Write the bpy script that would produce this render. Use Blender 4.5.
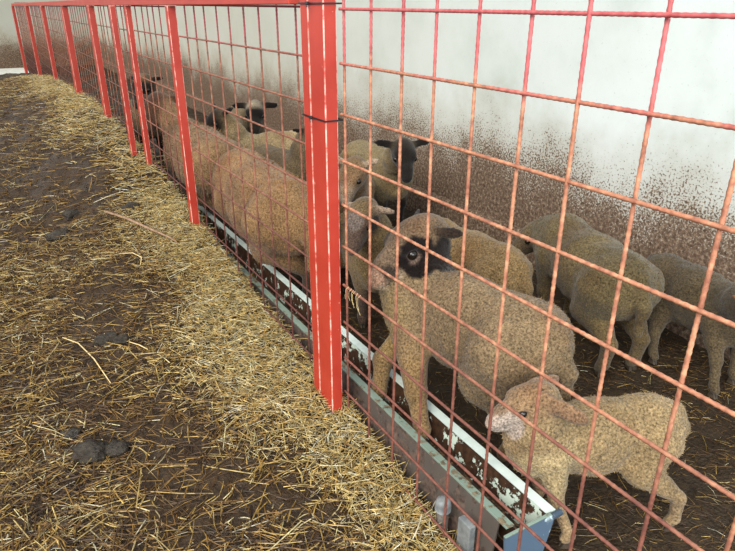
import bpy, bmesh, math
import numpy as np
from mathutils import Matrix, Vector

for o in list(bpy.data.objects): bpy.data.objects.remove(o)
scene = bpy.context.scene
COL = scene.collection
RNG = np.random.default_rng(11)

# ------------------------------------------------------------------ camera
F_PX, YAW, PITCH, ROLL = 616.7, math.radians(30.95), math.radians(23.8), math.radians(0.2)
CAM = np.array([-0.943, 0.0, 1.50])
cam_data = bpy.data.cameras.new('camera'); cam = bpy.data.objects.new('camera', cam_data); COL.objects.link(cam)
cam_data.sensor_width = 36.0; cam_data.lens = F_PX * 36.0 / 735.0; cam_data.clip_start = 0.02
_f = Vector((math.sin(YAW)*math.cos(PITCH), math.cos(YAW)*math.cos(PITCH), -math.sin(PITCH)))
_r0 = Vector((math.cos(YAW), -math.sin(YAW), 0)); _u0 = _r0.cross(_f)
_r = math.cos(ROLL)*_r0 + math.sin(ROLL)*_u0; _u = -math.sin(ROLL)*_r0 + math.cos(ROLL)*_u0
cam.matrix_world = Matrix(((_r.x, _u.x, -_f.x, CAM[0]), (_r.y, _u.y, -_f.y, CAM[1]), (_r.z, _u.z, -_f.z, CAM[2]), (0, 0, 0, 1)))
scene.camera = cam

# ------------------------------------------------------------------ light
world = bpy.data.worlds.new('world'); scene.world = world; world.use_nodes = True
bg = world.node_tree.nodes['Background']; bg.inputs[0].default_value = (0.93, 0.96, 1.0, 1); bg.inputs[1].default_value = 0.60
sun_d = bpy.data.lights.new('sun', 'SUN'); sun_d.energy = 2.3; sun_d.angle = math.radians(40); sun_d.color = (1.0, 0.95, 0.85)
sun = bpy.data.objects.new('sun', sun_d); COL.objects.link(sun)
sun.rotation_euler = Vector((0.74, 0.36, -0.66)).to_track_quat('-Z', 'Y').to_euler()
fill_d = bpy.data.lights.new('near_end_fill', 'AREA'); fill_d.shape = 'RECTANGLE'; fill_d.size = 3.4; fill_d.size_y = 2.6; fill_d.energy = 170; fill_d.color = (0.90, 0.96, 1.0)  # added area light, unseen source at the near end, grades brightness along the wall
fill = bpy.data.objects.new('near_end_fill', fill_d); COL.objects.link(fill); fill.location = (-1.0, -3.2, 2.6)
fill.rotation_euler = Vector((0.35, 1.0, -0.22)).to_track_quat('-Z', 'Y').to_euler()
vs = scene.view_settings; vs.view_transform = 'Standard'; vs.look = 'None'; vs.gamma = 1.0; vs.use_curve_mapping = False; vs.exposure = 0.75

# ------------------------------------------------------------------ helpers
def lin(c):
    c = np.array(c, float) / 255.0
    return np.where(c <= 0.04045, c/12.92, ((c+0.055)/1.055)**2.4)
def rgba(c): return tuple(lin(c)) + (1.0,)

class NT:
    """small node-tree helper"""
    def __init__(s, name):
        s.m = bpy.data.materials.new(name); s.m.use_nodes = True; s.t = s.m.node_tree
        s.b = s.t.nodes['Principled BSDF']; s.x = -200
    def n(s, typ, **kw):
        nd = s.t.nodes.new(typ); nd.location = (s.x, 0); s.x -= 180
        ins = kw.pop('ins', {})
        for k, v in kw.items(): setattr(nd, k, v)
        for k, v in ins.items():
            if isinstance(v, bpy.types.NodeSocket): s.t.links.new(v, nd.inputs[k])
            else: nd.inputs[k].default_value = v
        return nd
    def l(s, a, b): s.t.links.new(a, b)
    def noise(s, scale, detail=4, rough=0.55, vec=None):
        ins = {'Scale': scale, 'Detail': detail, 'Roughness': rough}
        if vec is not None: ins['Vector'] = vec
        return s.n('ShaderNodeTexNoise', ins=ins).outputs['Fac']
    def ramp(s, fac, stops, interp='LINEAR'):
        r = s.n('ShaderNodeValToRGB', ins={'Fac': fac}); e = r.color_ramp.elements; r.color_ramp.interpolation = interp
        while len(e) < len(stops): e.new(0.5)
        for q, (p, c) in zip(e, stops): q.position = p; q.color = rgba(c) if len(c) == 3 and max(c) > 1.0 else tuple(c)[:3] + (1,)
        return r.outputs['Color']
    def mix(s, fac, a, b, mode='MIX'):
        m = s.n('ShaderNodeMix', data_type='RGBA', blend_type=mode)
        for i, v in ((0, fac), (6, a), (7, b)):
            if isinstance(v, bpy.types.NodeSocket): s.l(v, m.inputs[i])
            else: m.inputs[i].default_value = v
        return m.outputs[2]
    def math(s, op, a, b=0.0, clamp=False):
        m = s.n('ShaderNodeMath', operation=op, use_clamp=clamp)
        for i, v in ((0, a), (1, b)):
            if isinstance(v, bpy.types.NodeSocket): s.l(v, m.inputs[i])
            else: m.inputs[i].default_value = v
        return m.outputs[0]
    def bump(s, h, strength=0.3, dist=0.01):
        b = s.n('ShaderNodeBump', ins={'Height': h, 'Strength': strength, 'Distance': dist}); s.l(b.outputs[0], s.b.inputs['Normal'])
    def pos(s): return s.n('ShaderNodeNewGeometry').outputs['Position']
    def objc(s): return s.n('ShaderNodeTexCoord').outputs['Object']
    def done(s, color=None, rough=0.8, metal=0.0, spec=0.5):
        if color is not None:
            if isinstance(color, bpy.types.NodeSocket): s.l(color, s.b.inputs['Base Color'])
            else: s.b.inputs['Base Color'].default_value = color
        if isinstance(rough, bpy.types.NodeSocket): s.l(rough, s.b.inputs['Roughness'])
        else: s.b.inputs['Roughness'].default_value = rough
        s.b.inputs['Metallic'].default_value = metal; s.b.inputs['Specular IOR Level'].default_value = spec
        return s.m

def link(name, me, parent=None, mats=()):
    o = bpy.data.objects.new(name, me); COL.objects.link(o)
    for m in mats:
        if m is not None and m.name not in [q.name for q in me.materials if q]: me.materials.append(m)
    if parent is not None: o.parent = parent
    return o
def tag(o, label, cat, group=None, kind=None):
    o['label'] = label; o['category'] = cat
    if group: o['group'] = group
    if kind: o['kind'] = kind
    return o
def empty(name, loc=(0, 0, 0), rz=0.0):
    o = bpy.data.objects.new(name, None); COL.objects.link(o); o.location = loc; o.rotation_euler = (0, 0, rz); o.empty_display_size = 0.1
    return o
def np_mesh(name, v, f, smooth=True, colors=None, mat_idx=None):
    v = np.asarray(v, np.float32); f = np.asarray(f, np.int32)
    me = bpy.data.meshes.new(name); k = f.shape[1]
    me.vertices.add(len(v)); me.vertices.foreach_set('co', v.ravel())
    me.loops.add(f.size); me.loops.foreach_set('vertex_index', f.ravel())
    me.polygons.add(len(f)); me.polygons.foreach_set('loop_start', np.arange(0, f.size, k, dtype=np.int32))
    me.polygons.foreach_set('use_smooth', np.full(len(f), smooth))
    if colors is not None:
        ca = me.color_attributes.new('Col', 'FLOAT_COLOR', 'POINT')
        c4 = np.ones((len(v), 4), np.float32); c4[:, :3] = colors; ca.data.foreach_set('color', c4.ravel())
    me.update(calc_edges=True); me.validate()
    return me
def box_mesh(name, lo, hi, bevel=0.0, edge_mat=False):
    bm = bmesh.new(); r = bmesh.ops.create_cube(bm, size=1.0)
    lo, hi = Vector(lo), Vector(hi)
    for v in bm.verts: v.co = Vector([lo[i] + (v.co[i]+0.5)*(hi[i]-lo[i]) for i in range(3)])
    if bevel:
        res = bmesh.ops.bevel(bm, geom=list(bm.edges), offset=bevel, segments=2, profile=0.6, affect='EDGES')
        if edge_mat:
            for f in res['faces']: f.material_index = 1
    me = bpy.data.meshes.new(name); bm.to_mesh(me); bm.free()
    return me
def prism_mesh(name, pts, y0, y1, bevel=0.0):
    """closed x,z outline extruded along y"""
    bm = bmesh.new()
    a = [bm.verts.new((p[0], y0, p[1])) for p in pts]; b = [bm.verts.new((p[0], y1, p[1])) for p in pts]; n = len(pts)
    bm.faces.new(a); bm.faces.new(b[::-1])
    for i in range(n): bm.faces.new((a[i], b[i], b[(i+1) % n], a[(i+1) % n]))
    bmesh.ops.recalc_face_normals(bm, faces=list(bm.faces))
    if bevel: bmesh.ops.bevel(bm, geom=list(bm.edges), offset=bevel, segments=1, affect='EDGES')
    me = bpy.data.meshes.new(name); bm.to_mesh(me); bm.free()
    return me
def tube_np(path, radii, sides=8, caps=True):
    path = np.asarray(path, float); n = len(path)
    radii = np.broadcast_to(np.asarray(radii, float), (n,)); V = []; Fq = []
    t = np.gradient(path, axis=0); t /= np.linalg.norm(t, axis=1)[:, None] + 1e-12
    ref = np.array([0, 0, 1.0]) if abs(t[0, 2]) < 0.9 else np.array([1.0, 0, 0])
    for i in range(n):
        a = np.cross(t[i], ref); a /= np.linalg.norm(a); b = np.cross(t[i], a)
        ang = np.linspace(0, 2*np.pi, sides, endpoint=False)
        V.append(path[i] + radii[i]*(np.cos(ang)[:, None]*a + np.sin(ang)[:, None]*b))
    V = np.concatenate(V)
    for i in range(n-1):
        for k in range(sides):
            Fq.append((i*sides+k, i*sides+(k+1) % sides, (i+1)*sides+(k+1) % sides, (i+1)*sides+k))
    if caps:
        for base, rev in ((0, 1), ((n-1)*sides, 0)):
            c = len(V); V = np.vstack([V, path[0] if rev else path[-1]])
            for k in range(0, sides, 1):
                q = (base+k, base+(k+1) % sides, c, c)
                Fq.append(q)
    return V, Fq
def tube_mesh(name, path, radii, sides=8):
    V, Fq = tube_np(path, radii, sides); me = bpy.data.meshes.new(name)
    me.from_pydata([tuple(v) for v in V], [], [tuple(dict.fromkeys(f)) for f in Fq]); me.update()
    me.polygons.foreach_set('use_smooth', np.full(len(me.polygons), True))
    return me

_H = RNG.random(4096).astype(np.float32)
def vnoise(p, scale, seed=0):
    """value noise on Nx3 points, -1..1"""
    q = np.asarray(p, float)*scale + seed*17.31; i = np.floor(q).astype(np.int64); f = q - i; f = f*f*(3-2*f); out = 0
    for dx in (0, 1):
        for dy in (0, 1):
            for dz in (0, 1):
                h = ((i[:, 0]+dx)*73856093 ^ (i[:, 1]+dy)*19349663 ^ (i[:, 2]+dz)*83492791) & 4095
                w = (f[:, 0] if dx else 1-f[:, 0])*(f[:, 1] if dy else 1-f[:, 1])*(f[:, 2] if dz else 1-f[:, 2])
                out = out + w*_H[h]
    return out*2-1
def fbm(p, scale, oct=4, seed=0, gain=0.55):
    a, s, o = 1.0, scale, 0
    for k in range(oct): o = o + a*vnoise(p, s, seed+k*3.7); a *= gain; s *= 2.1
    return o

# ------------------------------------------------------------------ materials
def mat_wall():
    t = NT('limewashed_concrete'); p = t.pos(); z = t.n('ShaderNodeSeparateXYZ', ins={0: p}).outputs['Z']
    big = t.noise(1.6, 5, 0.6, p); mid = t.noise(9, 4, 0.6, p)
    clean = t.ramp(big, [(0.3, (172, 180, 174)), (0.55, (192, 200, 198)), (0.8, (204, 212, 213))])
    yy = t.n('ShaderNodeSeparateXYZ', ins={0: p}).outputs['Y']
    far = t.n('ShaderNodeMapRange', ins={'Value': t.math('ADD', yy, t.math('MULTIPLY', big, 3.0)), 'From Min': 3.5, 'From Max': 9.0, 'To Max': 0.75}).outputs[0]
    clean = t.mix(far, clean, rgba((168, 166, 152)))  # light falloff toward the far end put into the wall colour
    fine = t.noise(60, 3, 0.7, p)
    clean = t.mix(t.math('MULTIPLY', t.math('GREATER_THAN', fine, 0.66), 0.35), clean, rgba((150, 150, 140)))
    # splashed dirt: more of it the nearer to the bedding
    h = t.math('ADD', z, t.math('MULTIPLY', t.math('SUBTRACT', big, 0.5), 0.75))
    h = t.math('ADD', h, t.math('MULTIPLY', t.math('SUBTRACT', mid, 0.5), 0.30))
    amt = t.n('ShaderNodeMapRange', ins={'Value': h, 'From Min': 1.02, 'From Max': 0.25, 'To Min': 0.0, 'To Max': 1.0}).outputs[0]
    sp = t.noise(85, 2, 0.6, p)
    thr = t.math('SUBTRACT', 0.83, t.math('MULTIPLY', amt, 0.52))
    speck = t.n('ShaderNodeMapRange', ins={'Value': t.math('SUBTRACT', sp, thr), 'From Min': -0.06, 'From Max': 0.05}).outputs[0]
    dirt = t.ramp(t.noise(48, 4, 0.7, p), [(0.32, (58, 44, 36)), (0.5, (96, 78, 64)), (0.62, (128, 110, 92)), (0.74, (172, 158, 138))])
    wash = t.mix(t.math('MULTIPLY', amt, 0.72), clean, rgba((140, 120, 96)))
    c = t.mix(speck, wash, dirt)
    t.bump(t.math('ADD', t.math('MULTIPLY', speck, 0.5), t.math('MULTIPLY', fine, 0.3)), 0.3, 0.004)
    return t.done(c, 0.9, spec=0.2)
def mat_ground(name, a, b, c, wet=0.45):
    t = NT(name); p = t.pos(); n = t.noise(14, 6, 0.65, p); n2 = t.noise(55, 4, 0.6, p)
    col = t.ramp(n, [(0.3, a), (0.5, b), (0.72, c)])
    col = t.mix(0.5, col, t.ramp(n2, [(0.3, a), (0.7, c)]))
    t.bump(t.math('ADD', n2, t.math('MULTIPLY', n, 0.8)), 0.9, 0.02)
    r = t.n('ShaderNodeMapRange', ins={'Value': t.noise(6, 3, 0.6, p), 'From Min': 0.4, 'From Max': 0.62, 'To Min': 0.9, 'To Max': wet}).outputs[0]
    return t.done(col, r, spec=0.28)
def mat_attr(name, rough=0.8, nscale=120, namt=0.35, bump=0.25, spec=0.25, sheen=0.0):
    t = NT(name); c = t.n('ShaderNodeAttribute', attribute_name='Col').outputs['Color']; o = t.objc()
    n = t.noise(nscale, 4, 0.65, o)
    g = t.ramp(n, [(0.25, (1-namt,)*3), (0.75, (1+namt*0.6,)*3)])
    c = t.mix(1.0, c, g, 'MULTIPLY')
    if bump: t.bump(n, bump, 0.006)
    t.b.inputs['Sheen Weight'].default_value = sheen
    return t.done(c, rough, spec=spec)
def mat_red_paint():
    t = NT('red_paint'); p = t.pos(); n = t.noise(30, 5, 0.7, p); n2 = t.noise(7, 3, 0.5, p)
    c = t.ramp(n2, [(0.3, (164, 46, 32)), (0.7, (180, 60, 44))])
    c = t.mix(t.math('GREATER_THAN', n, 0.70), c, rgba((228, 150, 130)))
    t.bump(n, 0.1, 0.003)
    return t.done(c, 0.42, spec=0.5)
def mat_pale_edge():
    t = NT('pale_paint_edge'); p = t.pos(); n = t.noise(22, 4, 0.7, p)
    c = t.ramp(n, [(0.40, (190, 70, 54)), (0.54, (226, 170, 154)), (0.8, (238, 212, 202))])  # paler, noise-broken tones for the bevelled edges
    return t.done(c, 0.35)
def mat_rebar(name='rusty_painted_rebar', k=1.0):
    t = NT(name); p = t.pos(); z = t.n('ShaderNodeSeparateXYZ', ins={0: p}).outputs['Z']
    n = t.noise(5, 4, 0.6, p); n2 = t.noise(45, 3, 0.6, p)
    rust = t.ramp(n2, [(0.3, (132, 80, 62)), (0.55, (176, 120, 92)), (0.75, (206, 160, 124))])
    paint = t.ramp(n2, [(0.3, (164, 72, 74)), (0.7, (196, 108, 108))])
    low = t.ramp(n2, [(0.3, (92, 54, 46)), (0.7, (132, 82, 68))])
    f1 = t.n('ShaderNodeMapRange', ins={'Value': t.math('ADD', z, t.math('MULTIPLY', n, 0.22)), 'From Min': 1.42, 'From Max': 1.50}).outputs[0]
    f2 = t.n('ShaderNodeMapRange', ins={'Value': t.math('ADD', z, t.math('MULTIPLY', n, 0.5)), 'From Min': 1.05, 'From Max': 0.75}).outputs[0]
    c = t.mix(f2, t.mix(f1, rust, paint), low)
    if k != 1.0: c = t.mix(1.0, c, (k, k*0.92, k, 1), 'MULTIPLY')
    return t.done(c, 0.6, spec=0.4)
def mat_simple(name, c1, c2, scale=20, rough=0.5, metal=0.0, bump=0.1, spec=0.5):
    t = NT(name); o = t.objc(); n = t.noise(scale, 5, 0.65, o)
    c = t.ramp(n, [(0.35, c1), (0.68, c2)])
    if bump: t.bump(n, bump, 0.004)
    return t.done(c, rough, metal, spec)
def mat_peeling(name, paint, under, scale=16, lo=0.50, rough=0.5):
    t = NT(name); p = t.pos(); n = t.noise(scale, 6, 0.7, p)
    f = t.n('ShaderNodeMapRange', ins={'Value': n, 'From Min': lo-0.012, 'From Max': lo+0.012}).outputs[0]
    u = t.ramp(t.noise(50, 4, 0.6, p), [(0.35, under), (0.7, tuple(min(255, int(v*1.9)) for v in under))])
    c = t.mix(f, rgba(paint), u); t.bump(t.math('SUBTRACT', 1.0, f), 0.4, 0.003)
    return t.done(c, rough)
M_WALL = mat_wall()
M_MUCK = mat_ground('trampled_muck', (27, 20, 14), (48, 36, 24), (80, 61, 38), 0.32)
M_PEN = mat_ground('pen_bedding_muck', (28, 21, 14), (44, 33, 21), (68, 52, 32), 0.5)
M_CONC = mat_simple('pale_concrete', (176, 178, 170), (204, 206, 200), 8, 0.9)
M_WOOL = mat_attr('sheep_coat', 0.95, 130, 0.24, 0.5, 0.1, 0.15)
M_FLEECE = mat_attr('fleece_fibres', 0.9, 60, 0.15, 0.0, 0.1)
M_STRAW = mat_attr('straw_stalks', 0.55, 40, 0.15, 0.0, 0.35)
M_RED = mat_red_paint(); M_EDGE = mat_pale_edge(); M_REBAR = mat_rebar(); M_REBAR_SHADED = mat_rebar('shaded_rebar', 0.62)  # darker rebar copy: dimmer light on the farther panels put into the colour
M_TIE = mat_simple('black_plastic', (20, 20, 24), (34, 34, 40), 20, 0.4)
M_RIM = mat_simple('pale_green_enamel', (178, 192, 186), (200, 212, 206), 14, 0.4)
M_RIMB = mat_peeling('scuffed_green_enamel', (124, 142, 130), (76, 68, 54), 20, 0.56)
M_INNER = mat_peeling('peeling_enamel_inside', (188, 202, 188), (40, 27, 18), 15, 0.44)
M_TRFLOOR = mat_peeling('feed_crusted_trough_floor', (46, 32, 22), (62, 46, 30), 25, 0.5, 0.8)
M_TROUT = mat_peeling('grimy_trough_side', (86, 78, 72), (62, 52, 46), 9, 0.5, 0.6)
M_BLUE = mat_peeling('blue_grey_painted_steel', (86, 106, 126), (112, 124, 128), 7, 0.56, 0.4)
M_GALV = mat_simple('galvanised_steel', (104, 108, 110), (140, 144, 144), 30, 0.55, 0.2)
M_HOOF = mat_simple('hoof_horn', (46, 38, 30), (78, 66, 50), 30, 0.6)
M_EYE = mat_simple('dark_eye', (16, 12, 10), (30, 22, 16), 10, 0.12, 0, 0)
M_TWIG = mat_simple('dry_twig', (116, 90, 68), (160, 130, 104), 40, 0.85)
M_CLOD = mat_ground('wet_manure', (30, 26, 22), (52, 46, 40), (78, 72, 62), 0.3)

# ------------------------------------------------------------------ structure
PEN_Z = -0.10
def bank(y):
    return np.interp(y, [0, 0.9, 1.25, 1.75, 2.3, 3.45, 4.9, 6.4, 8.3, 11.3, 13.9, 17], [-0.10, -0.08, -0.035, 0.04, 0.09, 0.26, 0.44, 0.57, 0.53, 0.41, 0.18, 0.02])
def ground_z(x, y):
    x = np.asarray(x, float); y = np.asarray(y, float)
    b = bank(y); base = np.interp(y, [0, 3, 7, 10, 14, 18], [-0.04, 0.02, 0.22, 0.30, 0.08, -0.06])
    w = 1/(1+np.exp(-(x+0.62)/0.13))
    z = base*(1-w) + b*w
    p = np.stack([x, y, np.zeros_like(x)], 1)
    z = z + 0.020*fbm(p, 3.2, 3, 1) + (0.012*fbm(p, 13, 3, 2) + 0.008*np.abs(vnoise(p, 38, 9)) + 0.022*np.clip(vnoise(p, 21, 12)-0.2, 0, 1))*np.clip(1.25-0.8*w, 0.35, 1.25)
    drop = np.clip((x-0.02)/0.10, 0, 1)
    return z*(1-drop) + (PEN_Z-0.02)*drop
def grid_mesh(name, xs, ys, zf, smooth=True):
    X, Y = np.meshgrid(xs, ys, indexing='ij'); x, y = X.ravel(), Y.ravel()
    v = np.stack([x, y, zf(x, y)], 1); n, m = len(xs), len(ys)
    i = np.arange(n-1)[:, None]*m + np.arange(m-1)[None, :]; i = i.ravel()
    return np_mesh(name, v, np.stack([i, i+m, i+m+1, i+1], 1), smooth)
xs = np.unique(np.concatenate([np.linspace(-6, -1.5, 40), np.linspace(-1.5, 0.13, 112)]))
ys = np.unique(np.concatenate([np.linspace(-2.5, 0.8, 40), np.linspace(0.8, 5, 240), np.linspace(5, 16.5, 230)]))
floor_out = link('floor', grid_mesh('floor', xs, ys, ground_z), None, [M_MUCK]); floor_out['kind'] = 'structure'
floor_out['label'] = 'dark trampled muck and bedding in front of the fence'
def pen_z(x, y):
    p = np.stack([x, y, np.zeros_like(x)], 1)
    return PEN_Z + 0.012*fbm(p, 4, 3, 5) + 0.007*fbm(p, 17, 2, 6) - 0.01
pen = link('floor', grid_mesh('floor_pen', np.linspace(0.02, 2.02, 90), np.concatenate([np.linspace(-2.5, 4, 260), np.linspace(4.05, 19.6, 160)]), pen_z), None, [M_PEN])
pen['kind'] = 'structure'; pen['label'] = 'dark brown bedding inside the sheep pen'
conc = link('floor', box_mesh('floor_far', (-6, 15.5, -0.25), (0.1, 19.6, -0.10)), None, [M_CONC]); conc['kind'] = 'structure'; conc['label'] = 'pale bare concrete at the far end of the barn'
w = link('wall_right', box_mesh('wall_right', (2.0, -2.5, -0.3), (2.2, 19.8, 3.2)), None, [M_WALL]); w['kind'] = 'structure'
w = link('wall_back', box_mesh('wall_back', (-6, 19.6, -0.3), (2.0, 19.8, 3.2)), None, [M_WALL]); w['kind'] = 'structure'
t = link('trim_1', prism_mesh('plinth', [(2.0, -0.25), (1.95, -0.25), (1.955, 0.07), (1.975, 0.10), (2.0, 0.10)], -2.5, 19.6), None, [M_WALL]); t['kind'] = 'structure'
t['label'] = 'low dirt-caked concrete plinth along the foot of the wall'

# ------------------------------------------------------------------ fence: posts, rail, rebar panels, ties
def z_top(y): return 1.505 - 0.0045*y
ORD = ['nearest', 'second', 'third', 'fourth', 'fifth', 'sixth', 'seventh', 'eighth']
posts = [  # list of tubes (x0, x1, y0, y1) per post, label
    ([(-0.045, 0.0, 1.757, 1.857), (-0.045, 0.0, 1.861, 1.915)], 'thick bright red double-tube fence post nearest the camera with black ties'),
    ([(-0.045, 0.0, 3.53, 3.58)], 'red square-tube fence post second from the camera, beside the long-backed ewe'),
    ([(-0.035, 0.0, 4.64, 4.70)], 'darker red post tight behind the third post from the camera'),
    ([(-0.085, -0.046, 4.92, 4.97)], 'third red fence post with white edge, in front of its darker twin'),
    ([(-0.05, 0.0, 6.12, 6.22)], 'narrow red fence post just beyond the close pair of posts'),
    ([(-0.06, 0.0, 7.85, 8.00)], 'red fence post with a whitish left edge, fourth from the far end'),
    ([(-0.05, 0.0, 10.3, 10.42)], 'red fence post third from the far end'),
    ([(-0.06, 0.0, 13.0, 13.14)], 'thin red fence post second from the far end'),
    ([(-0.06, 0.0, 17.0, 17.14)], 'last thin red fence post at the far end of the fence'),
]
for tubes, lab in posts:
    yc = 0.5*(tubes[0][2]+tubes[-1][3]); top = z_top(yc) - 0.002 if yc > 2.2 else 1.62
    e = empty('fence_post', (0, yc, -0.12)); tag(e, lab, 'post', 'red fence posts')
    for (x0, x1, y0, y1) in tubes:
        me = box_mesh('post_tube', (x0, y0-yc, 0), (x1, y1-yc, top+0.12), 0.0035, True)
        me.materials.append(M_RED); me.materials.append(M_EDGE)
        link('post_tube', me, e)
    if yc < 2.2:
        cap = box_mesh('cap_plate', (-0.048, 1.754-yc, 1.74), (0.003, 1.918-yc, 1.745)); link('cap_plate', cap, e, [M_RED])
# top rail (slopes very slightly like the fence)
rl = prism_mesh('top_rail', [(-0.045, 0.0), (0.0, 0.0), (0.0, 0.048), (-0.045, 0.048)], 2.0, 17.2, 0.003)
for v in rl.vertices: v.co.z += z_top(v.co.y)
tag(link('top_rail', rl, None, [M_RED]), 'long orange-red steel rail along the top of the fence', 'rail')

rl = prism_mesh('top_rail', [(-0.045, 0.0), (0.0, 0.0), (0.0, 0.048), (-0.045, 0.048)], -0.32, 1.75, 0.003)
for v in rl.vertices: v.co.z += 1.572
tag(link('top_rail', rl, None, [M_RED]), 'red steel rail above the near rebar panel, just over the picture edge', 'rail')

def rebar_mesh(name, length, axis, r=0.0041, ribs=True, mat=None):
    n = int(length/0.0075) if ribs else 2
    s = np.linspace(0, length, n); rad = np.full(n, r)
    if ribs: rad[::2] = r*1.22
    path = np.zeros((n, 3)); path[:, 2 if axis == 'z' else 1] = s
    V, Fq = tube_np(path, rad, 6, True); me = bpy.data.meshes.new(name)
    me.from_pydata([tuple(v) for v in V], [], [tuple(dict.fromkeys(f)) for f in Fq]); me.update()
    me.polygons.foreach_set('use_smooth', np.full(len(me.polygons), True)); me.materials.append(mat or M_REBAR)
    return me
V_LONG = rebar_mesh('rebar_vertical', 1.655, 'z'); V_MESH = rebar_mesh('rebar_vertical_short', 1.58, 'z', 0.0036, mat=M_REBAR_SHADED)
def panel(y_start, y_end, ysp, zs, label, x=0.006, vm=V_MESH, zlow=-0.08):
    """y_start > y_end; vertical bars from y_start stepping towards y_end"""
    e = empty('rebar_panel', (x, y_end, zlow)); tag(e, label, 'fence panel', 'welded rebar fence panels')
    hm = rebar_mesh('rebar_horizontal', y_start-y_end, 'y', 0.0041 if y_start < 2 else 0.0037, (y_start < 5), M_REBAR if y_start < 2 else M_REBAR_SHADED)
    for z in zs:
        b = link('horizontal_bar', hm, e); b.location = (0.0, 0, z-zlow)
    for y in ysp:
        b = link('vertical_bar', vm, e); b.location = (0.0085, y-y_end, 0)
        b.rotation_euler = (float(RNG.normal(0, 0.0025)), float(RNG.normal(0, 0.002)), float(RNG.random()*3))
    return e
ZS = [1.485, 1.332, 1.180, 1.032, 0.883, 0.735, 0.588, 0.440, 0.290, 0.140, -0.01]
near_y = [1.738, 1.582, 1.425, 1.273, 1.122, 0.970, 0.818, 0.666, 0.513, 0.361, 0.21, 0.06, -0.09, -0.24]
panel(1.748, -0.30, near_y, ZS, 'rusty rebar mesh panel nearest the camera, right of the thick red post', vm=V_LONG)
panel(3.54, 1.92, [3.432, 3.262, 3.095, 2.926, 2.752, 2.582, 2.409, 2.245, 2.072], [z+0.005 for z in ZS], 'rebar mesh panel between the thick near post and the second post')
panel(4.66, 3.61, list(np.arange(4.58, 3.65, -0.16)), [z-0.004 for z in ZS], 'rebar mesh panel right of the close pair of red posts')
panel(6.14, 4.70, list(np.arange(6.05, 4.75, -0.16)), [z-0.010 for z in ZS], 'rebar mesh panel left of the close pair of red posts')
panel(7.92, 6.23, list(np.arange(7.80, 6.28, -0.16)), [z-0.018 for z in ZS], 'rebar mesh panel ending at the post with a whitish edge')
panel(10.36, 8.0, list(np.arange(10.2, 8.05, -0.16)), [z-0.03 for z in ZS], 'dense-looking far rebar panel third from the end')
panel(13.07, 10.43, list(np.arange(12.9, 10.5, -0.16)), [z-0.04 for z in ZS], 'dense-looking far rebar panel second from the end')
panel(17.07, 13.15, list(np.arange(16.9, 13.2, -0.16)), [z-0.055 for z in ZS], 'farthest rebar panel at the end of the fence')

def tie(y0, y1, x0, x1, z, label, tail):
    e = empty('cable_tie', (x0, y0, z)); tag(e, label, 'cable tie', 'black cable ties on the near post')
    o = 0.0018; W, D = x1-x0, y1-y0
    c = [(-o, -o), (W+o+0.014, -o), (W+o+0.014, D+o), (-o, D+o)]
    bm = bmesh.new(); n = 4; rings = []
    for k, (q, zz) in enumerate(((0, -0.0025), (0.0016, -0.0025), (0.0016, 0.0025), (0, 0.0025))):
        rings.append([bm.verts.new((p[0]+(q if p[0] > 0 else -q), p[1]+(q if p[1] > 0 else -q), zz + (0.006 if i in (1, 2) else 0)*0)) for i, p in enumerate(c)])
    for k in range(4):
        for i in range(n): bm.faces.new((rings[k][i], rings[k][(i+1) % n], rings[(k+1) % 4][(i+1) % n], rings[(k+1) % 4][i]))
    bmesh.ops.recalc_face_normals(bm, faces=list(bm.faces)); me = bpy.data.meshes.new('strap'); bm.to_mesh(me); bm.free()
    link('strap', me, e, [M_TIE])
    link('lock_head', box_mesh('lock_head', (-0.010, D*0.55, -0.005), (-0.003, D*0.55+0.012, 0.005), 0.001), e, [M_TIE])
    if tail: link('tail', tube_mesh('tail', [(-0.006, D*0.55, 0), (-0.016, D*0.50, -0.004), (-0.022, D*0.40, -0.009)], 0.0018, 5), e, [M_TIE])
tie(1.757, 1.915, -0.045, 0.0, 1.500, 'black cable tie at the top of the thick red post', True)
tie(1.757, 1.915, -0.045, 0.0, 1.160, 'black cable tie around the middle of the thick red post', True)
tie(7.85, 8.0, -0.06, 0.0, 1.462, 'small black tie on a distant post under the top rail', False)

# ------------------------------------------------------------------ feed trough
TY0, TY1 = 0.925, 4.75
tr = empty('feed_trough', (0.2, 0.5*(TY0+TY1), 0.0)); tag(tr, 'long pale green metal feed trough behind the fence, paint peeling inside', 'trough')
ty0, ty1 = TY0-0.5*(TY0+TY1), TY1-0.5*(TY0+TY1)
def tp(name, pts, a, b, mats, bevel=0.0): return link(name, prism_mesh(name, [(p[0]-0.2, p[1]) for p in pts], a, b, bevel), tr, mats)
tp('back_rim', [(0.246, 0.098), (0.279, 0.103), (0.281, 0.094), (0.250, 0.088)], ty0, ty1, [M_RIM], 0.0015)
tp('back_wall', [(0.248, 0.092), (0.253, 0.092), (0.233, -0.012), (0.228, -0.012)], ty0+0.006, ty1, [M_INNER])
tp('trough_floor', [(0.145, -0.012), (0.233, -0.012), (0.233, -0.018), (0.145, -0.018)], ty0+0.006, ty1, [M_TRFLOOR])
tp('front_wall', [(0.122, 0.100), (0.128, 0.100), (0.152, -0.012), (0.146, -0.012)], ty0+0.006, ty1, [M_INNER])
tp('front_rim', [(0.098, 0.106), (0.130, 0.102), (0.130, 0.095), (0.098, 0.098)], ty0+0.02, ty1, [M_RIMB], 0.001)
tp('outer_skirt', [(0.097, 0.100), (0.102, 0.100), (0.070, -0.15), (0.062, -0.15)], ty0+0.05, ty1, [M_TROUT])
tp('end_plate', [(0.072, 0.100), (0.280, 0.096), (0.235, -0.09), (0.095, -0.09)], ty0-0.004, ty0+0.003, [M_BLUE])
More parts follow.
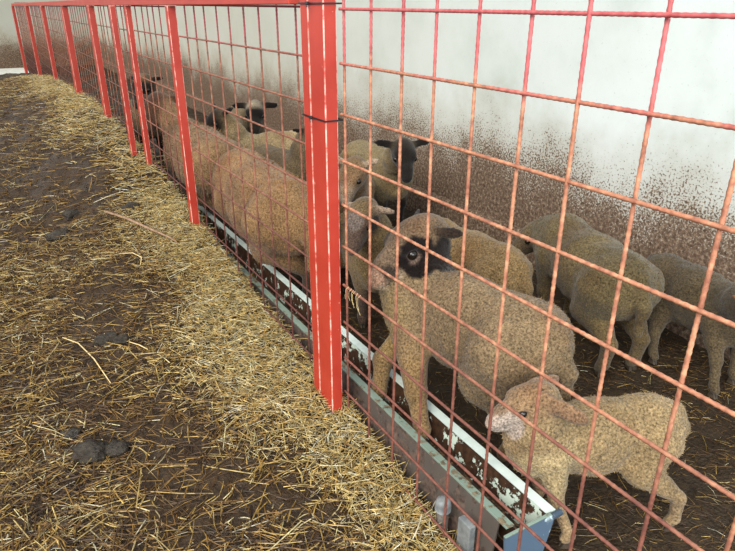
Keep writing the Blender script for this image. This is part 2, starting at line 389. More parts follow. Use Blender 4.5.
tp('end_lip', [(0.072, 0.104), (0.280, 0.100), (0.280, 0.095), (0.072, 0.099)], ty0-0.006, ty0+0.004, [M_RIMB], 0.001)
link('rim_end_cap', tube_mesh('rim_end_cap', [(0.055, ty0-0.008, 0.094), (0.092, ty0-0.008, 0.094)], 0.011, 10), tr, [M_BLUE])
br = empty('trough_bracket', (0.036, 1.045, -0.1)); tag(br, 'grey galvanised bracket holding the near end of the trough', 'bracket')
link('upright', box_mesh('upright', (-0.012, -0.028, 0.0), (0.012, 0.028, 0.175), 0.004), br, [M_GALV])
link('round_cap', tube_mesh('round_cap', [(0, 0.115, 0.125), (0, 0.115, 0.150), (0, 0.115, 0.165), (0, 0.115, 0.172)], [0.026, 0.026, 0.022, 0.010], 14), br, [M_GALV])
link('cap_stem', tube_mesh('cap_stem', [(0, 0.115, 0.0), (0, 0.115, 0.13)], 0.02, 10), br, [M_TROUT])
link('foot_plate', box_mesh('foot_plate', (-0.03, -0.04, -0.01), (0.03, 0.14, 0.004), 0.002), br, [M_GALV])

# ------------------------------------------------------------------ sheep: smooth-blended volumes turned into one surface
def rcone(p, a, b, ra, rb, sq=None):
    """tapered capsule distance; sq = (axis vector, factor) squashes along an axis"""
    a, b = np.asarray(a, float), np.asarray(b, float)
    if sq is not None:
        ax, k = np.asarray(sq[0], float), sq[1]; ax = ax/np.linalg.norm(ax)
        T = np.eye(3) + (1/k-1)*np.outer(ax, ax); p = p @ T.T.astype(p.dtype); a = T @ a; b = T @ b
    ab = (b-a).astype(np.float32); L2 = float(ab @ ab) + 1e-12
    h = np.clip(((p-a.astype(np.float32)) @ ab)/L2, 0, 1)
    d = np.linalg.norm(p - a.astype(np.float32) - h[:, None]*ab, axis=1)
    return d - (ra + (rb-ra)*h)
def ellip(p, c, axes, radii):
    A = np.asarray(axes, float); A = A/np.linalg.norm(A, axis=1)[:, None]; r = np.asarray(radii, float)
    q = ((p - np.asarray(c, np.float32)) @ A.T.astype(np.float32))/r.astype(np.float32)
    k0 = np.linalg.norm(q, axis=1); k1 = np.linalg.norm(q/r.astype(np.float32), axis=1) + 1e-9
    return k0*(k0-1)/k1
def smin(a, b, k):
    h = np.clip(0.5+0.5*(b-a)/k, 0, 1); return b*(1-h) + a*h - k*h*(1-h)
def smax(a, b, k): return -smin(-a, -b, k)
def surface_nets(val, org, h):
    nx, ny, nz = val.shape; cs = (nx-1, ny-1, nz-1); s = val < 0
    acc = np.zeros(cs+(3,), np.float32); cnt = np.zeros(cs, np.float32)
    def sl(o): return tuple(slice(o[i], o[i]+cs[i]) for i in range(3))
    corners = [(i, j, k) for i in (0, 1) for j in (0, 1) for k in (0, 1)]
    for c in corners:
        for ax in range(3):
            if c[ax]: continue
            d = list(c); d[ax] = 1; v0, v1 = val[sl(c)], val[sl(d)]
            m = (v0 < 0) != (v1 < 0)
            tt = np.where(m, v0/np.where(m, v0-v1, 1), 0)
            for q in range(3): acc[..., q] += np.where(m, (tt if q == ax else c[q]), 0)
            cnt += m
    act = cnt > 0; idx = -np.ones(cs, np.int64); idx[act] = np.arange(act.sum())
    ii = np.argwhere(act); V = org + h*(ii + acc[act]/cnt[act][:, None])
    Fs = []
    for ax in range(3):
        b, c = (ax+1) % 3, (ax+2) % 3
        lo = [1, 1, 1]; hi = [cs[0], cs[1], cs[2]]; lo[ax] = 0
        rng = tuple(slice(lo[i], hi[i]) for i in range(3))
        sh = list(rng); sh[ax] = slice(lo[ax]+1, hi[ax]+1)
        s0, s1 = s[rng], s[tuple(sh)]; m = s0 != s1
        e = np.argwhere(m) + np.array(lo); flip = s0[m]
        def at(db, dc):
            q = e.copy(); q[:, b] -= db; q[:, c] -= dc; return idx[q[:, 0], q[:, 1], q[:, 2]]
        q = np.stack([at(1, 1), at(0, 1), at(0, 0), at(1, 0)], 1)
        q[~flip] = q[~flip][:, ::-1]; Fs.append(q)
    return V, np.concatenate(Fs)
def nrm(v): v = np.asarray(v, float); return v/(np.linalg.norm(v)+1e-12)

def claw_mesh():
    bm = bmesh.new()
    for s in (-1, 1):
        top = [(-0.018, 0.002), (0.012, 0.003), (0.012, 0.017), (-0.018, 0.019)]; bot = [(-0.022, 0.001), (0.032, 0.003), (0.028, 0.013), (-0.022, 0.022)]
        a = [bm.verts.new((x, s*y, 0.040)) for x, y in top]; b = [bm.verts.new((x, s*y, 0.0)) for x, y in bot]
        bm.faces.new(a); bm.faces.new(b[::-1])
        for i in range(4): bm.faces.new((a[i], b[i], b[(i+1) % 4], a[(i+1) % 4]))
    bmesh.ops.recalc_face_normals(bm, faces=list(bm.faces)); bmesh.ops.bevel(bm, geom=list(bm.edges), offset=0.003, segments=1, affect='EDGES')
    me = bpy.data.meshes.new('hoof'); bm.to_mesh(me); bm.free(); me.materials.append(M_HOOF); return me
HOOF = claw_mesh()
def eye_mesh():
    bm = bmesh.new(); bmesh.ops.create_uvsphere(bm, u_segments=16, v_segments=10, radius=1.0)
    me = bpy.data.meshes.new('eye'); bm.to_mesh(me); bm.free(); me.polygons.foreach_set('use_smooth', np.full(len(me.polygons), True)); me.materials.append(M_EYE); return me
EYE = eye_mesh()

def sheep(name, label, base, heading, s, head, face, coat, facec, legc=None, muzzle=None, earc=None, patches=(),
          feet=None, res=0.012, fat=1.0, group='sheep in the pen', cat='sheep', strands=3500, slen=0.016, ears=(0.85, -0.35, -0.15), hs=1.0, leg_r=1.0, pollc=None, headroll=0.0, neck_r=1.0, curl=0.0, ear_s=0.85, bpatch=(), hock=-0.035, knee=0.54):
    """base: world (x,y,z) under the body centre; head: world cranium centre; face: world direction of the muzzle"""
    bx, by, bz = base; th = math.radians(heading); c_, s_ = math.cos(th), math.sin(th)
    def w2l(v, vec=False):
        v = np.asarray(v, float) - (0 if vec else np.array([bx, by, bz])); return np.array([c_*v[0]+s_*v[1], -s_*v[0]+c_*v[1], v[2]])
    H = w2l(head); f = nrm(w2l(face, True)); side = nrm(np.cross([0, 0, 1.0], f)); up = np.cross(f, side)
    cr, sr = math.cos(headroll), math.sin(headroll); side, up = cr*side+sr*up, -sr*side+cr*up
    legc = facec if legc is None else legc; muzzle = facec if muzzle is None else muzzle; earc = facec if earc is None else earc; pollc = coat if pollc is None else pollc
    k = s; hk = s*hs; P = []   # (tag, fn, blend)
    def C(tg, a, b, ra, rb, bl, sq=None): P.append((tg, lambda p: rcone(p, a, b, ra, rb, sq), bl))
    def E(tg, c, ax, r, bl): P.append((tg, lambda p: ellip(p, c, ax, r), bl))
    yq = ([0, 1, 0], 0.86*fat)
    ch, be, ru = np.array([0.21, 0, 0.435])*k, np.array([-0.02, 0, 0.415])*k, np.array([-0.25, 0, 0.445])*k
    C('body', ch, be, 0.160*k, 0.178*k, 0.05*k, yq); C('body', be, ru, 0.178*k, 0.158*k, 0.06*k, yq)
    E('body', np.array([0.27, 0, 0.39])*k, np.eye(3), np.array([0.11, 0.12*fat, 0.14])*k, 0.06*k)
    E('body', np.array([-0.33, 0, 0.43])*k, np.eye(3), np.array([0.10, 0.135*fat, 0.14])*k, 0.06*k)
    n0 = np.array([0.26, 0, 0.49])*k; n1 = H - f*0.035*hk - up*0.01*hk
    C('neck', n0, n0*0.45+n1*0.55, 0.125*k*neck_r, 0.098*k*neck_r, 0.07*k); C('neck', n0*0.45+n1*0.55, n1, 0.098*k*neck_r, 0.076*k, 0.05*k)
    # head
    E('head', H, [f, side, up], np.array([0.088, 0.066, 0.074])*hk, 0.035*hk)
    C('head', H+f*0.03*hk+up*0.004*hk, H+f*0.115*hk-up*0.006*hk, 0.062*hk, 0.040*hk, 0.03*hk, (side, 0.88))
    C('muzzle', H+f*0.11*hk-up*0.008*hk, H+f*0.158*hk-up*0.022*hk, 0.040*hk, 0.033*hk, 0.02*hk, (side, 0.98))
    C('head', H+f*0.00*hk-up*0.042*hk, H+f*0.120*hk-up*0.045*hk, 0.046*hk, 0.024*hk, 0.03*hk, (side, 0.8))
    C('muzzle', H+f*0.105*hk-up*0.044*hk, H+f*0.150*hk-up*0.046*hk, 0.026*hk, 0.021*hk, 0.012*hk)
    for sg in (-1, 1):   # brow ridge
        E('head', H+f*0.045*hk+side*sg*0.046*hk+up*0.034*hk, [f, side, up], np.array([0.034, 0.018, 0.016])*hk, 0.02*hk)
        d = nrm(side*sg*ears[0] + f*ears[1] + up*ears[2]); nn = nrm(f*0.75+up*0.65 - d*np.dot(f*0.75+up*0.65, d)); tt = np.cross(d, nn)
        b0 = H - f*0.038*hk + side*sg*0.058*hk + up*0.030*hk
        ek = hk*ear_s; C('ear', b0, b0+d*0.035*ek, 0.020*ek, 0.024*ek, 0.02*ek, (nn, 0.55))
        E('ear', b0+d*0.072*ek, [d, tt, nn], np.array([0.060, 0.027, 0.0105])*ek, 0.012*ek)
    # legs
    ft = {'fl': (0.215, 0.085, 0), 'fr': (0.215, -0.085, 0), 'hl': (-0.31, 0.095, 0), 'hr': (-0.31, -0.095, 0)}
    for kk in ft: ft[kk] = np.array(ft[kk])*k
    if feet:
        for kk, v in feet.items(): ft[kk] = w2l(v)
    lr = k*leg_r
    for kk, sg in (('fl', 1), ('fr', -1)):
        hf = ft[kk]; sh = np.array([0.205, sg*0.085, 0.385])*k; kn = sh*0.46+hf*0.54+np.array([0.018, 0, 0.02])*k; kn[:2] = sh[:2]*(1-knee)+hf[:2]*knee+np.array([0.018*k, 0]); fe = hf + np.array([-0.008, 0, 0.065*k])
        C('body', sh, sh*0.5+kn*0.5, 0.078*lr, 0.052*lr, 0.04*k); C('leg', sh*0.5+kn*0.5, kn, 0.052*lr, 0.034*lr, 0.02*k)
        C('leg', kn, kn, 0.036*lr, 0.036*lr, 0.012*k); C('leg', kn, fe, 0.031*lr, 0.025*lr, 0.012*k); C('leg', fe, hf+np.array([0.006, 0, 0.036]), 0.028*lr, 0.025*lr, 0.012*k)
    for kk, sg in (('hl', 1), ('hr', -1)):
        hf = ft[kk]; hp = np.array([-0.26, sg*0.085, 0.42])*k; st = np.array([-0.20, sg*0.098, 0.30])*k*0.8 + 0.2*(hf+np.array([0.1, 0, 0.3])*k)
        hk_ = hf + np.array([hock, 0, 0.185])*k; fe = hf + np.array([-0.012, 0, 0.065*k])
        C('body', hp, st, 0.115*lr, 0.080*lr, 0.05*k); C('body', st, st*0.4+hk_*0.6, 0.080*lr, 0.046*lr, 0.03*k); C('leg', st*0.4+hk_*0.6, hk_, 0.046*lr, 0.034*lr, 0.02*k)
        C('leg', hk_, fe, 0.033*lr, 0.026*lr, 0.012*k); C('leg', fe, hf+np.array([0.006, 0, 0.036]), 0.028*lr, 0.026*lr, 0.012*k)
    C('tail', np.array([-0.405, 0, 0.52])*k, np.array([-0.455, 0, 0.40])*k, 0.034*k, 0.030*k, 0.03*k); C('tail', np.array([-0.455, 0, 0.40])*k, np.array([-0.45, 0, 0.27])*k, 0.030*k, 0.020*k, 0.02*k)
    # extents
    pts = np.array([ch, ru, H+f*0.2*hk, H-f*0.14*hk, H+side*0.19*hk, H-side*0.19*hk, H+up*0.1*hk, H-up*0.1*hk] + list(ft.values()) + [np.array([-0.5, -0.2*fat, 0.2])*k, np.array([0.42, 0.2*fat, 0.64])*k, np.array([-0.5, 0.2*fat, 0.2])*k])
    lo, hi = pts.min(0)-0.045, pts.max(0)+0.045; lo[2] = min(lo[2], ft['fl'][2]-0.03, ft['hl'][2]-0.03)
    n = np.ceil((hi-lo)/res).astype(int)+1
    g = np.stack(np.meshgrid(*[lo[i]+res*np.arange(n[i]) for i in range(3)], indexing='ij'), -1).reshape(-1, 3).astype(np.float32)
    def field(p, want=False):
        d = None; per = []
        for tg, fn, bl in P:
            q = fn(p); d = q if d is None else smin(d, q, bl)
            if want: per.append(q)
        # mouth slit, nostrils, eye hollows
        mo = rcone(p, H+f*0.125*hk-up*0.0365*hk, H+f*0.20*hk-up*0.0405*hk, 0.0028*hk+0.2*res, 0.0028*hk+0.2*res, (side, 30.0) if False else None)
        for sg in (-1, 1):
            mo2 = rcone(p, H+f*0.10*hk-up*0.034*hk+side*sg*0.034*hk, H+f*0.185*hk-up*0.0405*hk+side*sg*0.016*hk, 0.004*hk, 0.004*hk); d = smax(d, -mo2, 0.006*hk)
            no = rcone(p, H+f*0.178*hk-up*0.008*hk+side*sg*0.013*hk, H+f*0.190*hk-up*0.014*hk+side*sg*0.022*hk, 0.006*hk, 0.005*hk); d = smax(d, -no, 0.006*hk)
            ey = ellip(p, H+f*0.055*hk+side*sg*0.066*hk+up*0.014*hk, [f, side, up], np.array([0.020, 0.012, 0.014])*hk); d = smax(d, -ey, 0.012*hk)
        return (d, np.stack(per, 1)) if want else d
    val = np.concatenate([field(q) for q in np.array_split(g, max(1, len(g)//200000))]).reshape(n)
    V, Q = surface_nets(val, lo, res)
    d, per = field(V.astype(np.float32), True)
    tags = [p[0] for p in P]; T = ['body', 'neck', 'head', 'muzzle', 'ear', 'leg', 'tail']
    dm = np.stack([per[:, [i for i, tg in enumerate(tags) if tg == x]].min(1) for x in T], 1)
    W = np.exp(-(dm-dm.min(1)[:, None])/(0.010*k)); W /= W.sum(1)[:, None]
    seed = int(abs(bx*37+by*91+bz*7)*10) % 97
    # normals + woolly relief
    tri = V[Q]; fn_ = np.cross(tri[:, 2]-tri[:, 0], tri[:, 3]-tri[:, 1]); N = np.zeros_like(V)
    for i in range(4): np.add.at(N, Q[:, i], fn_)
    N /= np.linalg.norm(N, axis=1)[:, None]+1e-12
    woolw = W[:, 0] + W[:, 1]*0.9 + W[:, 6]
    lump = 0.006*fbm(V, 14, 2, seed) + 0.0032*fbm(V, 45, 2, seed+3)
    if curl: lump = lump + curl*np.abs(vnoise(V, 75, seed+9))
    V = V + N*(lump*woolw)[:, None]
    # colours
    pal = np.stack([lin(coat), lin(coat), lin(facec), lin(muzzle), lin(earc), lin(legc), lin(coat)*0.85])
    colr = W @ pal
    pw = np.clip(W[:, 2]*np.clip(((V-H) @ up)/(0.06*hk)*1.0 - 0.15 - np.clip(((V-H) @ f)/(0.05*hk), 0, 1.5), 0, 1), 0, 1); colr = colr*(1-pw[:, None]) + lin(pollc)*pw[:, None]
    mott = np.clip(1 + 0.22*fbm(V, 9, 3, seed+5) + 0.05*vnoise(V, 60, seed+8), 0.5, 1.5); colr = colr*mott[:, None]
    stain = np.clip(fbm(V, 6, 2, seed+21)*0.5-0.02, 0, 0.45)*woolw; colr = colr*(1-stain[:, None]) + stain[:, None]*lin(np.array(coat)*np.array([0.80, 0.64, 0.46]))
    for (off, rad, pc) in patches:   # natural markings, given in head axes (forward, side, up)
        q = H + (f*off[0] + side*off[1] + up*off[2])*hk
        dd = np.linalg.norm(V-q, axis=1) + 0.008*vnoise(V, 55, seed+2); m = np.clip((rad*hk-dd)/(0.010*hk)+0.5, 0, 1); colr = colr*(1-m[:, None]) + lin(pc)*m[:, None]
    for (q, rad, pc) in bpatch:      # markings on the coat, local metres
        dd = np.linalg.norm(V-np.array(q)*k, axis=1) + 0.03*fbm(V, 12, 2, seed+4); m = np.clip((rad*k-dd)/(0.05*k)+0.5, 0, 1)*0.8; colr = colr*(1-m[:, None]) + lin(pc)*mott[:, None]*m[:, None]
    colr = colr*np.array([0.86, 0.79, 0.70])
    e = empty(name, base, th); tag(e, label, cat, group)
    me = np_mesh('body', V, Q, True, np.clip(colr, 0, 1)); me.materials.append(M_WOOL); link('body', me, e)
    # fleece fibres standing off the coat
    if strands:
        a_ = np.linalg.norm(fn_, axis=1); wq = a_*woolw[Q].mean(1)**2; pr = wq/wq.sum(); r = np.random.default_rng(seed)
        sel = r.choice(len(Q), strands, p=pr); uv = r.random((strands, 2)); q = V[Q[sel]]
        root = (q[:, 0]*(1-uv[:, :1])+q[:, 1]*uv[:, :1])*(1-uv[:, 1:]) + (q[:, 3]*(1-uv[:, :1])+q[:, 2]*uv[:, :1])*uv[:, 1:]
        nn = N[Q[sel, 0]]; flow = np.array([-0.5, 0, -0.8]); flow = flow - nn*(nn @ flow)[:, None]
        dr = nn*0.55 + 0.6*flow + r.normal(0, 0.5, (strands, 3)); dr /= np.linalg.norm(dr, axis=1)[:, None]
        L = slen*k*(0.5+r.random(strands)); sd = np.cross(dr, nn+0.01); sd /= np.linalg.norm(sd, axis=1)[:, None]+1e-9; hw = (0.0016*k*(0.6+r.random(strands)))[:, None]
        v3 = np.stack([root-sd*hw-nn*0.002, root+sd*hw-nn*0.002, root+dr*L[:, None]], 1).reshape(-1, 3)
        cc = colr[Q[sel, 0]]*(0.95+0.35*r.random(strands))[:, None]; cc = np.repeat(np.clip(cc, 0, 1), 3, 0)
        fm = np_mesh('fleece', v3, np.arange(len(v3)).reshape(-1, 3), True, cc); fm.materials.append(M_FLEECE)
        fo = link('fleece', fm, e); fo['kind'] = 'stuff'
    for sg in (-1, 1):
        eo = link('eye', EYE, e); eo.location = H+f*0.055*hk+side*sg*0.0545*hk+up*0.014*hk; eo.scale = (0.0155*hk,)*3
    for kk, hf in ft.items():
        ho = link('hoof', HOOF, e); ho.location = hf + np.array([0.0, 0, 0.0]); ho.scale = (0.95*k*leg_r**0.5,)*3
    return e

TAN = (186, 164, 132)
FZ = PEN_Z
sheep('lamb', 'small cream lamb with white muzzle beside the near end of the trough', (0.525, 1.03, FZ), 158, 0.73,
      (0.315, 1.10, 0.372), (-0.80, 0.36, -0.34), (212, 188, 146), (204, 172, 136), (210, 184, 146), (250, 232, 222), (206, 168, 136),
      patches=[((0.12, 0.03, -0.035), 0.062, (252, 238, 230)), ((0.12, -0.03, -0.035), 0.062, (252, 238, 230)), ((0.12, 0.0, 0.03), 0.032, (190, 164, 140))],
      feet={'fl': (0.36, 0.93, FZ), 'fr': (0.42, 1.12, FZ), 'hl': (0.710, 0.805, FZ), 'hr': (0.80, 1.04, FZ)}, res=0.0075, fat=0.84, cat='lamb', strands=9000, slen=0.009,
      ears=(0.48, -0.66, -0.58), ear_s=1.2, hock=-0.012, hs=1.17, leg_r=0.95, pollc=(186, 150, 116), bpatch=[((0.25, 0.1, 0.36), 0.14, (232, 214, 170))])
sheep('sheep', 'tan sheep with a black eye patch standing with front feet in the trough', (0.45, 1.61, -0.03), 101, 1.0,
      (0.415, 1.87, 0.635), (-0.87, 0.04, -0.44), TAN, (182, 158, 132), (190, 160, 116), (150, 132, 118), (70, 58, 52),
      patches=[((0.045, 0.062, 0.0), 0.060, (40, 32, 32)), ((0.045, -0.062, 0.0), 0.060, (40, 32, 32)), ((-0.02, 0.075, -0.045), 0.058, (48, 40, 38)), ((-0.06, 0.08, -0.09), 0.05, (64, 54, 48)),
               ((0.055, 0.058, 0.007), 0.0175, (176, 154, 146)), ((0.105, 0.025, -0.03), 0.028, (224, 206, 180)), ((0.14, 0.045, -0.005), 0.03, (96, 86, 80)), ((0.185, 0.0, -0.02), 0.048, (240, 200, 176)), ((0.18, 0.03, -0.05), 0.024, (248, 232, 222)), ((0.192, 0.020, -0.012), 0.0085, (40, 30, 28)), ((0.192, -0.020, -0.012), 0.0085, (40, 30, 28))],
      feet={'fl': (0.188, 1.50, -0.01), 'fr': (0.180, 1.79, -0.01), 'hl': (0.47, 1.33, FZ), 'hr': (0.64, 1.33, FZ)}, res=0.0080, strands=13000, slen=0.008, hs=1.38, curl=0.006, pollc=(170, 138, 108), ears=(0.75, -0.6, -0.25), ear_s=0.6, fat=0.95, leg_r=1.2, knee=0.86,
      bpatch=[((0.30, 0.10, 0.40), 0.13, (236, 214, 160)), ((0.22, 0.13, 0.33), 0.10, (222, 194, 136))])
sheep('sheep', 'plain tan sheep seen from behind, directly behind the black-eyed one', (1.0, 2.25, FZ+0.03), 97, 0.86,
      (0.98, 2.73, 0.24), (0.1, 0.5, -0.8), (190, 162, 118), (150, 126, 98), strands=5000, slen=0.010)
sheep('sheep', 'greenish grey sheep with its rump to the camera, nosing along the wall', (1.45, 1.86, FZ), 73, 0.97,
      (1.53, 2.30, 0.32), (-0.65, 0.45, -0.6), (146, 132, 98), (140, 122, 96), (156, 136, 100),  # coat colour darkened to carry the shade deeper in the pen
      feet={'hl': (1.27, 1.56, FZ), 'hr': (1.44, 1.52, FZ), 'fl': (1.43, 2.10, FZ), 'fr': (1.60, 2.06, FZ)}, fat=1.06, leg_r=1.1, strands=5000, slen=0.010)
sheep('sheep', 'small grey sheep with shade-darkened coat against the wall at the right edge', (1.74, 1.44, FZ), 257, 0.79,
      (1.56, 1.09, 0.39), (0.25, -0.85, -0.35), (116, 104, 82), (136, 104, 76), (132, 118, 94), earc=(176, 124, 84),  # pen shade by the wall is included in this darker coat colour
      feet={'hl': (1.80, 1.66, FZ), 'hr': (1.58, 1.50, FZ), 'fl': (1.74, 1.20, FZ), 'fr': (1.56, 1.18, FZ)}, strands=4500, slen=0.010, ears=(0.6, -0.75, -0.1), hs=1.1)
sheep('sheep', 'brown sheep with a dark speckled face and pale ear right behind the thick red post', (0.68, 2.70, FZ), 252, 0.90,
      (0.48, 2.42, 0.565), (-0.62, -0.42, -0.62), (176, 154, 114), (120, 100, 90), None, (140, 120, 112), (238, 212, 192), strands=5000, slen=0.010, hs=1.15,
      patches=[((0.06, 0.0, 0.06), 0.045, (164, 152, 148)), ((0.02, 0.07, 0.0), 0.035, (70, 60, 58))], ears=(0.80, -0.30, -0.6), ear_s=0.75)
sheep('sheep', 'brown sheep with a white upright ear, its head just right of the red post', (1.05, 3.58, FZ), 238, 0.90,
      (0.79, 3.05, 0.60), (-0.62, -0.40, -0.66), (172, 146, 110), (184, 150, 116), None, (226, 208, 190), (226, 206, 186), strands=3500, slen=0.010, ears=(0.8, -0.2, 0.30), hs=1.2, ear_s=0.8)
sheep('sheep', 'black-faced sheep with pale fleece looking at the camera by the stained wall', (1.54, 4.0, FZ), 268, 1.0,
      (1.40, 3.44, 0.575), (-0.30, -0.72, -0.62), (196, 180, 140), (46, 42, 42), None, (58, 54, 54), (42, 38, 38), strands=4500, slen=0.010, pollc=(60, 52, 46), ears=(0.95, -0.2, -0.02), hs=1.18)
sheep('sheep', 'black and white faced sheep looking over the long-backed ewe', (1.26, 6.16, FZ), 262, 1.02,
      (1.13, 5.46, 0.59), (-0.35, -0.75, -0.55), (172, 152, 116), (38, 34, 34), None, (60, 56, 54), (36, 32, 32), strands=2500, slen=0.010, pollc=(226, 214, 192), ears=(0.95, -0.1, -0.12), neck_r=1.05, hs=1.25)
sheep('sheep', 'white-necked sheep with a black face turned left, behind the ewes', (1.12, 5.14, FZ), 178, 0.93,
      (0.67, 5.12, 0.61), (-0.75, -0.15, -0.62), (232, 212, 172), (44, 40, 40), None, (60, 56, 56), (42, 38, 38), strands=2500, slen=0.010, ears=(0.7, -0.6, 0.1), pollc=(80, 70, 64), hs=1.15)
sheep('sheep', 'dark grey-brown sheep half hidden on the left of the thick red post', (0.97, 4.50, FZ), 279, 0.90,
      (1.07, 4.19, 0.60), (0.35, -0.75, -0.55), (150, 134, 108), (54, 48, 44), None, None, (40, 34, 32), strands=3000, slen=0.010)
sheep('ewe', 'big long-backed tan ewe seen from behind along the fence', (0.31, 3.26, FZ), 91, 1.28,
      (0.68, 3.84, 0.36), (0.7, 0.2, -0.6), (206, 168, 124), (120, 100, 80), strands=7000, fat=0.98, slen=0.011,
      feet={'fl': (0.39, 3.54, FZ), 'fr': (0.52, 3.56, FZ), 'hl': (0.395, 2.90, FZ), 'hr': (0.50, 2.88, FZ)})
sheep('ewe', 'shaggy tan ewe with a dark brown face between the second and third posts', (0.33, 4.50, FZ), 91, 1.30,
      (0.20, 5.14, 0.745), (-0.60, -0.62, -0.45), (196, 164, 126), (130, 94, 76), None, (140, 110, 94), (96, 66, 56), strands=5000, slen=0.018, ear_s=0.75, hs=1.05, neck_r=0.8, pollc=(110, 80, 66),
      feet={'fl': (0.39, 4.80, FZ), 'fr': (0.52, 4.82, FZ), 'hl': (0.395, 4.12, FZ), 'hr': (0.52, 4.10, FZ)})
sheep('sheep', 'dark-headed sheep farthest away, its head against the close pair of posts', (0.52, 7.10, FZ), 258, 1.15,
      (0.41, 6.58, 0.745), (-0.5, -0.6, -0.5), (170, 146, 112), (50, 44, 44), None, (110, 104, 104), (44, 38, 38), strands=2000, slen=0.012, hs=1.25, ear_s=0.6)

# ------------------------------------------------------------------ straw
def straw_mesh(name, x, y, z, L, wdt, cols, tilt, r, ang=None):
    n = len(x); a = r.random(n)*2*np.pi if ang is None else ang
    d = np.stack([np.cos(a), np.sin(a), tilt], 1); d /= np.linalg.norm(d, axis=1)[:, None]
    sd = np.stack([-np.sin(a), np.cos(a), np.zeros(n)], 1); up = np.array([0, 0, 1.0])
    c0 = np.stack([x, y, z], 1); bend = r.normal(0, 0.10, n)*L; arch = np.abs(r.normal(0, 0.03, n))*L
    P0 = c0-d*(L/2)[:, None]; P1 = c0+sd*bend[:, None]*0.6+up*arch[:, None]; P2 = c0+d*(L/2)[:, None]
    V = np.zeros((n, 9, 3))
    for i, Pq in enumerate((P0, P1, P2)):
        h = (wdt/2)[:, None]; V[:, i*3] = Pq-sd*h; V[:, i*3+1] = Pq+up*h*0.9; V[:, i*3+2] = Pq+sd*h
    q = np.array([(0, 1, 4, 3), (1, 2, 5, 4), (3, 4, 7, 6), (4, 5, 8, 7)]); Fq = (np.arange(n)[:, None, None]*9+q[None]).reshape(-1, 4)
    return np_mesh(name, V.reshape(-1, 3), Fq, False, np.repeat(cols, 9, 0))
def straw_cols(n, r, fresh):
    """fresh 0..1: clean yellow straw or old stained straw"""
    pal = lin(np.array([(228, 198, 124), (242, 222, 164), (214, 174, 96), (192, 148, 72), (250, 240, 206)]))
    old = lin(np.array([(136, 98, 46), (98, 68, 34), (170, 130, 62), (72, 50, 28), (200, 166, 90)]))
    i = r.choice(5, n, p=[.34, .24, .22, .12, .08]); j = r.choice(5, n, p=[.26, .28, .18, .20, .08])
    m = (r.random(n) < fresh)[:, None]
    return np.clip(np.where(m, pal[i], old[j])*(0.75+0.5*r.random(n))[:, None], 0, 1)
r = np.random.default_rng(5)
def bedding(name, n, xr, yr, label, pile, size=1.0, bright=None):
    x = xr[0]+(xr[1]-xr[0])*r.random(n); y = yr[0]+(yr[1]-yr[0])*r.random(n)
    p = np.stack([x, y, np.zeros(n)], 1); cl = fbm(p, 2.6, 3, 31)
    edge = np.clip((x + 0.46 + 0.17*vnoise(p, 1.7, 77) - 0.02*np.clip(3-y, 0, 2))/0.24, 0, 1)      # clean straw bank along the fence
    keep = r.random(n) < np.clip(0.30 + 0.42*cl + 0.9*edge, 0.14, 1)
    x, y, edge, cl, p = x[keep], y[keep], edge[keep], cl[keep], p[keep]; m = len(x)
    L = np.clip(r.lognormal(np.log(0.064), 0.60, m), 0.012, 0.24)*size; L = L*(1-0.35*edge)
    wd = np.clip(r.normal(0.0033, 0.0009, m)*(1-0.15*edge), 0.0015, 0.0054)*size
    z = ground_z(x, y) + 0.003 + pile*r.random(m)**1.6*(0.35+0.65*edge)
    fresh = np.clip(0.17 + 0.14*cl + 0.80*edge, 0, 1)
    o = link(name, straw_mesh(name, x, y, z, L, wd, straw_cols(m, r, fresh), r.normal(0, 0.13+0.12*edge, m), r), None, [M_STRAW])
    tag(o, label, 'straw', None, 'stuff')
bedding('straw_bedding', 62000, (-1.45, 0.035), (0.7, 4.2), 'loose yellow and brown straw scattered over the near muck', 0.024)
bedding('straw_bedding', 34000, (-1.45, 0.035), (4.2, 14.5), 'straw covering the muck toward the far end of the fence', 0.03, 1.5)
bedding('straw_bedding', 9000, (-5.5, -1.45), (-1.0, 13.0), 'sparser straw on the muck well away from the fence', 0.02, 1.5)
n = 9000; x = 0.33+1.62*r.random(n); y = -0.5+np.abs(r.normal(0, 2.2, n)); m = r.random(n) < 0.9; x, y = x[m], y[m]; n = len(x)
o = link('pen_straw', straw_mesh('pen_straw', x, y, pen_z(x, y)+0.003+0.006*r.random(n), np.clip(r.lognormal(np.log(0.038), 0.5, n), 0.01, 0.12), np.clip(r.normal(0.0018, 0.0004, n), 0.001, 0.003), straw_cols(n, r, np.full(n, 0.12)), r.normal(0, 0.08, n), r), None, [M_STRAW])
tag(o, 'short bits of straw on the dark floor inside the pen', 'straw', None, 'stuff')

# ------------------------------------------------------------------ single things lying on the bedding
def gz(x, y): return float(ground_z(np.array([x]), np.array([y]))[0])
def lying(name, pts, rad, mat, label, cat, lift=0.02, sides=6):
    P3 = np.array([(x, y, gz(x, y)+lift) for x, y in pts]); c = P3.mean(0)
    o = link(name, tube_mesh(name, P3-c, rad, sides), None, [mat]); o.location = c; tag(o, label, cat); return o
lying('twig', [(-0.46, 3.98), (-0.37, 3.80), (-0.29, 3.60), (-0.215, 3.40), (-0.19, 3.33)], [0.007, 0.009, 0.008, 0.006, 0.004], M_TWIG, 'bare grey-brown twig lying on the straw', 'twig', 0.03)
M_PALE = mat_simple('pale_stalk', (196, 170, 112), (222, 200, 150), 40, 0.6)
lying('straw_stalk', [(-0.87, 2.87), (-0.815, 2.77), (-0.775, 2.60), (-0.745, 2.40)], [0.002, 0.0028, 0.0028, 0.0018], M_PALE, 'long pale bent straw stalk lying alone on dark muck at left', 'straw stalk', 0.03)
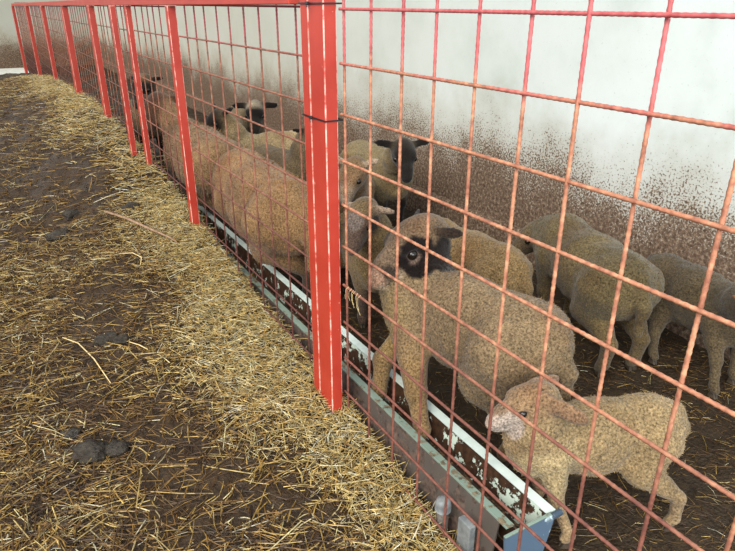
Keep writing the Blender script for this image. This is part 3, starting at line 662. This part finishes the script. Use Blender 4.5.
lying('straw_stalk', [(-0.62, 2.60), (-0.59, 2.54), (-0.565, 2.49)], [0.002, 0.0025, 0.002], M_PALE, 'short straight pale stalk on the muck right of the manure clods', 'straw stalk', 0.03)
lying('straw_stalk', [(-0.49, 3.42), (-0.43, 3.36), (-0.40, 3.29), (-0.42, 3.24)], [0.002, 0.0026, 0.0026, 0.002], M_PALE, 'hooked whitish straw stalk below the twig', 'straw stalk', 0.03)
def clod(x, y, sc, label, seed):
    bm = bmesh.new(); bmesh.ops.create_icosphere(bm, subdivisions=3, radius=1.0); me = bpy.data.meshes.new('manure_clod'); bm.to_mesh(me); bm.free()
    v = np.array([q.co[:] for q in me.vertices]); v *= (1+0.38*fbm(v, 2.2, 4, seed))[:, None]; v *= np.array([sc*1.25, sc, sc*0.6])
    me.vertices.foreach_set('co', v.astype(np.float32).ravel()); me.polygons.foreach_set('use_smooth', np.full(len(me.polygons), True)); me.update()
    o = link('manure_clod', me, None, [M_CLOD]); o.location = (x, y, gz(x, y)+sc*0.34); tag(o, label, 'manure', 'manure clods on the muck')
clod(-0.70, 2.74, 0.045, 'shiny grey manure clod right of the long bent stalk', 1)
clod(-0.64, 2.66, 0.032, 'small grey manure clod touching the shiny one', 2)
clod(-0.885, 2.02, 0.050, 'wet dark manure clod low on the left of the picture', 3)
clod(-0.80, 2.00, 0.038, 'wet dark manure clod just right of the larger low-left one', 4)
clod(-0.93, 2.18, 0.030, 'small dark manure clod above the low-left pair', 5)
clod(-0.74, 4.05, 0.055, 'dark manure clod left of the twig', 6)
clod(-0.62, 4.30, 0.050, 'dark manure clod up and left of the twig end', 7)
clod(-0.30, 3.98, 0.045, 'grey manure clod on the right side of the twig', 8)

# wisp of straw caught on the near panel beside the post
r2 = np.random.default_rng(3); wv = []; wf = []
for k in range(6):
    y0 = 1.70 - 0.014*k - 0.01*r2.random(); L = 0.03+0.05*r2.random(); a = r2.normal(0, 0.6)
    Vq, Fq = tube_np([(0.002, y0, 0.600), (-0.010, y0+0.2*L*a, 0.592), (-0.012, y0+0.5*L*a, 0.592-0.6*L), (-0.008, y0+0.9*L*a, 0.592-L)], 0.0007, 4); b0 = sum(len(q) for q in wv); wv.append(Vq); wf += [tuple(dict.fromkeys(i+b0 for i in f)) for f in Fq]
wme = bpy.data.meshes.new('straw_wisp'); wme.from_pydata([tuple(v) for v in np.concatenate(wv)], [], wf); wme.update()
tag(link('straw_wisp', wme, None, [M_PALE]), 'wisp of dry straw caught on the rebar beside the thick red post', 'straw', None, 'stuff')
